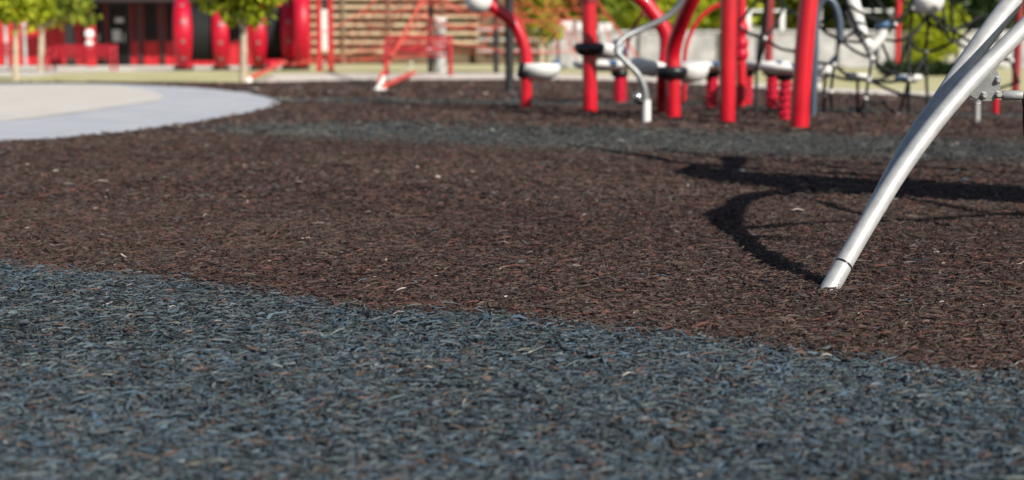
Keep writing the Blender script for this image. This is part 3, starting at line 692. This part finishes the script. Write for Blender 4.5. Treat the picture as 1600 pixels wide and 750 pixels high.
for px, lab in ((40, 'slender white post in front of the red wall, between the two left saplings'), (11, 'slender white post in front of the red wall at the far left')):
    b = G(px, 103); Y = YB(103)
    t = thing('white_post', b, lab, 'post', 'white posts by the red wall')
    MB().tube([upto(b, 0), upto(b, 1.62)], .075, 14).build('pole', M['concrete_wall'], t); MB().ball(upto(b, 1.62), .10, (1, 1, .5)).build('end_cap', M['white_paint'], t)

# red signpost with white discs
b = G(143, 104); Y = YB(104); k = Y / FPX
t = thing('sign_post', b, 'red signpost carrying two round white plates in front of the canopy', 'sign')
MB().box((b[0], b[1], 33 * k), (.36, .2, 66 * k), None, .03).build('post', M['red_wall'], t)
for py, r_ in ((53, 7), (69, 6)):
    MB().lathe([(1e-4, .03), (r_ * k * .9, .03), (r_ * k, .015), (r_ * k, 0)], D(141, py, Y) + np.array([0, -.12, 0]), Matrix.Rotation(R(90), 3, 'X'), 24).build('plate', M['white_paint'], t)

# ------------------------------------------------------------------ benches
def bench(px0, px1, py, htop, label, rot=0.0):
    Y = YB(py); k = Y / FPX; b = G((px0 + px1) / 2, py); w = (px1 - px0) * k; h = htop * k
    t = thing('park_bench', b, label, 'bench', 'red metal benches')
    x0, x1 = b[0] - w / 2, b[0] + w / 2; zs = h * .5
    st_ = MB()
    for q in range(6): st_.box((b[0], b[1] - .25 + q * .08, zs), (w, .055, .04), None, .012)
    st_.build('seat', M['red_bench'], t)
    bk = MB()
    for z_ in (h * .62, h * .98): bk.box((b[0], b[1] + .24, z_), (w * .97, .05, .05), None, .012)
    nb_ = 22
    for q in range(nb_): bk.box((b[0] + (q / (nb_ - 1) - .5) * w * .94, b[1] + .24, h * .80), (w / nb_ * .62, .03, h * .34))
    bk.build('backrest', M['red_bench'], t)
    for x in (x0 + .03, x1 - .03):
        f_ = MB().tube(smooth_path([(x, b[1] - .28, 0), (x, b[1] - .27, zs), (x, b[1] - .26, zs + .22), (x, b[1] - .20, zs + .25), (x, b[1] + .24, zs + .25)], 3), .035, 10)
        f_.build('leg', M['red_bench'], t)
        MB().tube([(x, b[1] + .22, 0), (x, b[1] + .22, zs), (x, b[1] + .29, h)], .035, 10).build('leg', M['red_bench'], t)
    return t
bench(602, 706, 118, 61, 'red metal bench with solid back in front of the slatted timber fence')
bench(80, 180, 111, 40, 'red metal bench in front of the red wall, left of the canopy doors')
bench(-70, 21, 108, 40, 'dark red bench cut off by the left edge of the photo')

# red framed sign board
b = G(508, 112); Y = YB(112); k = Y / FPX
t = thing('sign_board', b, 'tall narrow white sign board held between two red posts', 'sign')
for px, in ((499,), (517.5,)):
    p_ = G(px, 112); MB().box((p_[0], p_[1], 1.6), (7 * k, .12, 3.2), None, .01).build('post', M['red_wall'], t)
pc = D(508.5, 47, Y); MB().box(pc, (12 * k, .06, 62 * k), None, .008).build('panel', M['white_paint'], t)
pc = D(508.5, 6, Y); MB().box(pc, (11 * k, .06, 18 * k), None, .008).build('header', M['charcoal'], t)
tx = MB()
for i in range(9): tx.box(D(508.5, 22 + i * 6.2, Y - .034), (6 * k if i % 3 else 8 * k, .006, 1.6 * k))
tx.build('lettering', M['grey_metal'], t)

# slender black post and white pillar by the bench
b = G(673, 113); t = thing('black_post', b, 'slim black post just behind the bench by the timber fence', 'post')
MB().box((b[0], b[1], 1.7), (.14, .14, 3.4), None, .02).build('post', M['black'], t); MB().box((b[0], b[1], .55), (.22, .22, .12), None, .02).build('band', M['white_paint'], t)
b = G(688, 112.5); Y = YB(112.5); k = Y / FPX
t = thing('white_pillar', b, 'pale round pillar rising behind the right end of the bench', 'pillar')
MB().tube([upto(b, 0), upto(b, 78 * k)], 9 * k, 24).build('shaft', M['concrete_wall'], t); MB().lathe([(9 * k, 0), (10 * k, .02), (10 * k, .08), (1e-4, .12)], upto(b, 78 * k), None, 24).build('cap', M['white_paint'], t)

# ------------------------------------------------------------------ slatted timber fence
YF = YB(99.5); kf = YF / FPX
def fx(px): return float(D(px, 95, YF)[0])
b = (fx(590), YF, 0)
t = thing('slat_fence', b, 'tall timber fence of alternating cream and brown horizontal boards', 'fence')
pit_ = 13.8 * kf; z_bright = [float(D(600, py, YF)[2]) for py in (80, 66, 52, 39, 25, 11, -3, -17, -31)]
secs = [474, 535, 606, 690, 752]
for a_, c_ in zip(secs[:-1], secs[1:]):
    m_ = MB(); m2 = MB()
    for q, z in enumerate(z_bright):
        x0, x1 = fx(a_) + .1, fx(c_) - .1
        if q == 0 and a_ > 600: continue
        m_.box(((x0 + x1) / 2, YF, z), (x1 - x0, .05, 5.4 * kf), Matrix.Rotation(random.uniform(-.004, .004), 3, 'Y'))
        m2.box(((x0 + x1) / 2, YF + .25, z - pit_ / 2), (x1 - x0, .05, 9.5 * kf))
    m2.box(((x0 + x1) / 2, YF + .45, 2), (x1 - x0, .04, 4.6))
    m_.build('cream_boards', M['cream_wood'], t); m2.build('brown_boards', M['brown_wood'], t)
for px in secs:
    MB().box((fx(px), YF + .1, 2.2), (.16, .2, 4.4), None, .02).build('post', M['brown_wood'], t)
# grey rail fence to the right of it
b = (fx(790), YF, 0)
t = thing('rail_fence', b, 'grey rail fence backed by brown boards, right of the slatted fence', 'fence')
m_ = MB().box((fx(822), YF + .3, 1.0), (fx(855) - fx(789), .06, 2.0)).box((fx(767), YF + .3, 2.0), (fx(788.6) - fx(745), .06, 4.0)); m_.build('boards', M['brown_wood'], t)
for py in (46, 62, 79):
    MB().box((fx(800), YF - .02, float(D(800, py, YF)[2])), (fx(855) - fx(745), .08, 3.2 * kf)).build('rail', M['grey_metal'], t)
for px in (746, 782, 818, 853):
    MB().box((fx(px), YF + .08, 1.1), (.14, .14, 2.2)).build('post', M['brown_wood'], t)

# ------------------------------------------------------------------ pale wall, white frames, far right
YR = YB(106); kr = YR / FPX
def rx_(px): return float(D(px, 100, YR)[0])
t = thing('pale_wall', (rx_(1200), YR, 0), 'long low pale concrete wall with capped piers behind the rope net', 'wall')
zt = float(D(1200, 52, YR)[2])
m_ = MB().box(((rx_(865) + rx_(1700)) / 2, YR, zt / 2), (rx_(1700) - rx_(865), .25, zt)); m_.build('wall', M['concrete_wall'], t)
MB().box(((rx_(865) + rx_(1700)) / 2, YR, zt + .05), (rx_(1700) - rx_(865), .36, .1), None, .02).build('coping', M['concrete_wall'], t)
for px in range(880, 1700, 62):
    MB().box((rx_(px), YR - .06, zt / 2 + .03), (.28, .4, zt + .06 - .1), None, .02).build('pier', M['concrete_wall'], t)
for i, (a_, c_, py) in enumerate(((876, 896, 33), (902, 914, 34), (938, 958, 36))):
    x0, x1 = rx_(a_), rx_(c_)
    t = thing('white_screen', ((x0 + x1) / 2, YR + .8, 0), 'white screen panel standing up behind the pale wall, ' + ('left of the straight red post', 'hidden partly by the straight red post', 'right of the straight red post')[i], 'screen', 'white screens behind the pale wall')
    z1 = float(D(a_, py, YR + .8)[2])
    MB().box(((x0 + x1) / 2, YR + .8, z1 * .5 + .2), (x1 - x0, .05, z1 - .4), None, .02).build('panel', M['white_paint'], t)
    for x in (x0, x1): MB().tube([(x, YR + .8, 0), (x, YR + .8, z1 + .04)], .04, 10).build('post', M['grey_metal'], t)
t = thing('white_frame_fence', (rx_(1250), YR + 1.2, 0), 'tall white metal frame fence with open bays behind the pale wall', 'fence')
z0, z1 = zt - .1, float(D(1200, 12, YR)[2])
for px in (1177, 1231, 1290, 1356, 1404, 1500):
    MB().box((rx_(px), YR + 1.2, z1 / 2), (.17, .12, z1), None, .015).build('post', M['grey_metal'] if px in (1290, 1500) else M['white_paint'], t)
for a_, c_ in ((1177, 1231), (1356, 1404)):
    MB().box(((rx_(a_) + rx_(c_)) / 2, YR + 1.2, z1 - .06), (rx_(c_) - rx_(a_) - .18, .06, .07)).build('rail', M['white_paint'], t)
MB().box(((rx_(1177) + rx_(1500)) / 2, YR + 1.28, z0 + .2), (rx_(1500) - rx_(1177), .04, .06)).build('rail', M['grey_metal'], t)

# ------------------------------------------------------------------ trees
def leaves(parent, clumps, n, size, m, name='crown', twigs=40, spread=.22):
    C_ = []; 
    vol = np.array([c[1] * c[2] * c[3] for c in clumps]); vol = vol / vol.sum()
    for (c, a, b_, d_), v in zip(clumps, vol):
        nt_ = max(6, int(twigs * v * len(clumps)))
        d3 = RNG.normal(0, 1, (nt_, 3)); d3 /= np.linalg.norm(d3, axis=1)[:, None]
        rad = RNG.random(nt_) ** .45
        tw = np.array(c) + d3 * rad[:, None] * np.array([a, b_, d_])
        k = int(n * v); pick = RNG.integers(0, nt_, k)
        sz = RNG.uniform(.5, 1.3, nt_)
        C_.append(tw[pick] + RNG.normal(0, 1, (k, 3)) * spread * min(a, d_) * sz[pick][:, None] * np.array([1, 1, .8]))
    P = np.concatenate(C_); n = len(P)
    nrm = RNG.normal(0, 1, (n, 3)) + np.array([0, 0, .8]); nrm /= np.linalg.norm(nrm, axis=1)[:, None]
    u = np.cross(nrm, RNG.normal(0, 1, (n, 3))); u /= np.linalg.norm(u, axis=1)[:, None]; w = np.cross(nrm, u)
    s_ = size * RNG.uniform(.6, 1.4, n)[:, None]
    V = np.stack([P - u * s_, P + w * s_ * .45 + nrm * s_ * .15, P + u * s_, P - w * s_ * .45 + nrm * s_ * .15], 1)
    Q = np.arange(n * 4).reshape(n, 4)
    tr = np.stack([Q[:, [0, 1, 2]], Q[:, [0, 2, 3]]], 1).reshape(-1, 3)
    tint = np.repeat(np.clip(RNG.normal(.55, .24, n), 0, 1), 4)
    return np_mesh(name, V.reshape(-1, 3), np.zeros((0, 4), int), tr, tint, m, parent)
def tree(px, py, label, trunk_top, tr, clumps, n, size, lm, bark, group=None, name='tree', spread=.22, twigs=40):
    b = G(px, py); t = thing(name, (b[0], b[1], -.03), label, 'tree', group)
    Y = YB(py)
    cl = []
    for (cx, cy, w, h) in clumps:
        k = Y / FPX; c = D(cx, cy, Y + random.uniform(-.3, .3) * w * k); cl.append((c, w / 2 * k, w / 2 * k, h / 2 * k))
    top = D(px, trunk_top, Y)
    m_ = MB().tube(smooth_path([(b[0], b[1], -.03), (b[0] + tr * .3, b[1], top[2] * .5), top], 4), [tr * 1.25] + [tr] * 4 + [tr * .9] * 4, 12)
    for c, a, b_, d_ in cl:
        m_.tube(smooth_path([top - np.array([0, 0, .1]), (top * .5 + c * .5) + np.array([random.uniform(-.1, .1), 0, .05 * d_]), c, c + np.array([a * .3, b_ * .2, d_ * .6])], 3), [tr * .7] + [tr * .5] * 3 + [tr * .35] * 3 + [tr * .2] * 2 + [tr * .1], 7)
    m_.build('trunk', bark, t)
    leaves(t, cl, n, size, lm, 'crown', twigs, spread)
    return t
tree(25, 122, 'small yellow green tree with a pale trunk beside the pad at the far left', 30, .055, [(-20, 5, 80, 60), (25, -5, 90, 70), (60, 12, 60, 50), (20, -60, 120, 80), (8, 22, 50, 30)], 3900, .085, M['leaf_bright'], M['bark'], 'young trees on the lawn', 'young_tree', .36, 52)
tree(65, 111, 'young tree with a drooping dark edged crown in front of the red wall', 38, .085, [(70, 10, 60, 50), (100, 0, 70, 60), (125, 22, 34, 46), (90, -50, 110, 70), (60, 30, 40, 26)], 3900, .11, M['leaf_mid'], M['bark'], 'young trees on the lawn', 'young_tree', .36, 52)
tree(380, 129.5, 'young tree with a slim pale trunk standing between the two crawl tunnels', 30, .06, [(340, -5, 70, 44), (385, 10, 80, 50), (420, -8, 60, 44), (375, -50, 130, 70), (360, 26, 40, 24), (400, 32, 34, 20)], 2900, .085, M['leaf_bright'], M['bark'], 'young trees on the lawn', 'young_tree', .36, 52)
tree(845, 112, 'small tree with green and orange leaves behind the red rope net', 68, .07, [(835, 30, 50, 50), (855, 50, 40, 34), (840, -10, 70, 60), (825, 55, 24, 20)], 1700, .09, M['leaf_orange'], M['bark'], 'young trees on the lawn', 'young_tree', .36, 52)
far = [(880, 99, 900, 10, 150, 90, 'leaf_mid', 'mid green tree beyond the white screens'), (1010, 99, 1000, 5, 160, 100, 'leaf_bright', 'bright green tree beyond the winding pole'),
       (1110, 98.5, 1110, 12, 150, 90, 'leaf_bright', 'bright yellow green tree beyond the forked red post'), (1220, 98.5, 1225, 8, 150, 84, 'leaf_mid', 'mid green tree beyond the leaning red post'),
       (1310, 98.5, 1310, 10, 120, 90, 'leaf_mid', 'mid green tree beyond the hoop shaped rail'), (1385, 99.5, 1388, 16, 110, 110, 'leaf_dark', 'dark green tree beyond the rope net'),
       (1520, 99.5, 1525, 10, 110, 120, 'leaf_dark', 'dark green tree beyond the upper end of the silver arch'), (1620, 98.5, 1620, 5, 150, 120, 'leaf_mid', 'mid green tree beyond the right edge, behind the silver arch'),
       (790, 96.5, 790, -10, 170, 100, 'leaf_mid', 'mid green tree beyond the grey rail fence'), (690, 96.5, 690, -50, 190, 120, 'leaf_dark', 'dark green tree rising behind the slatted timber fence')]
for px, py, cx, cy, w, h, lm, lab in far:
    tree(px, py, lab, cy + h * .35, .22, [(cx - w * .25, cy + h * .1, w * .6, h * .7), (cx + w * .25, cy, w * .6, h * .8), (cx, cy - h * .5, w * .9, h), (cx, cy + h * .2, w * .6, h * .5)], 5200, .26, M[lm], M['bark_dark'], 'trees beyond the fences', 'tree', .3, 60)
# low hedge at the foot of the pale wall
b = G(1440, 117); t = thing('hedge', (b[0], b[1], -.03), 'low dark green hedge on the lawn in front of the pale wall', 'hedge')
Yb = YB(117); k = Yb / FPX
leaves(t, [(D(x, 108, Yb), 20 * k, 16 * k, 10 * k) for x in (1392, 1415, 1440, 1465, 1490)], 3500, .06, M['leaf_dark'], 'foliage', 60, .3)
MB().tube([D(1385, 112, Yb), D(1495, 112, Yb)], .03, 6).build('stem', M['bark_dark'], t)
# bright bush
b = G(1452, 104.2); t = thing('bush', b, 'tall bright yellow green bush growing in front of the dark trees by the pale wall', 'bush')
k = YB(104.2) / FPX
Yb = YB(105.5)
cl = [(D(1440, 70, Yb - 1.2), 26 * k, 26 * k, 40 * k), (D(1468, 55, Yb - 1.2), 26 * k, 26 * k, 46 * k), (D(1452, 25, Yb - 1.2), 34 * k, 30 * k, 36 * k)]
MB().tube([(b[0], Yb - 1.2, -.03), tuple(D(1455, 50, Yb - 1.2))], .06, 8).build('stem', M['bark_dark'], t)
leaves(t, cl, 6500, .10, M['leaf_bright'], 'foliage', 60, .25)

# ------------------------------------------------------------------ light, sky, camera
w = bpy.data.worlds.new('World'); sc.world = w; w.use_nodes = True
nt = w.node_tree; bg = nt.nodes['Background']
sky = nt.nodes.new('ShaderNodeTexSky'); sky.sky_type = 'NISHITA'; sky.sun_disc = False
sky.sun_elevation = EL; sky.sun_rotation = math.pi - AZ; sky.air_density = 1.0; sky.dust_density = 0.6
nt.links.new(sky.outputs[0], bg.inputs['Color']); bg.inputs['Strength'].default_value = 0.065
sl = bpy.data.lights.new('sun', 'SUN'); sl.energy = 4.8; sl.angle = R(.5); sl.color = (1, .94, .85)
so = bpy.data.objects.new('sun', sl); COL.objects.link(so); so.rotation_euler = Vector(SUN).to_track_quat('Z', 'Y').to_euler()
so.location = (10, -10, 12)
cam = bpy.data.cameras.new('camera'); co = bpy.data.objects.new('camera', cam); COL.objects.link(co)
co.location = CAM; co.rotation_euler = (math.pi / 2 - TH, 0, 0)
cam.lens = 50; cam.sensor_width = 36; cam.clip_start = .02; cam.clip_end = 600
cam.dof.use_dof = True; cam.dof.focus_distance = 2.75; cam.dof.aperture_fstop = 3.8; cam.dof.aperture_blades = 0
sc.camera = co
vs_ = sc.view_settings; vs_.view_transform = 'Standard'; vs_.look = 'None'; vs_.exposure = 0.42; vs_.gamma = 1
vs_.use_curve_mapping = False
sc.cycles.use_denoising = True
sc.cycles.max_bounces = 6
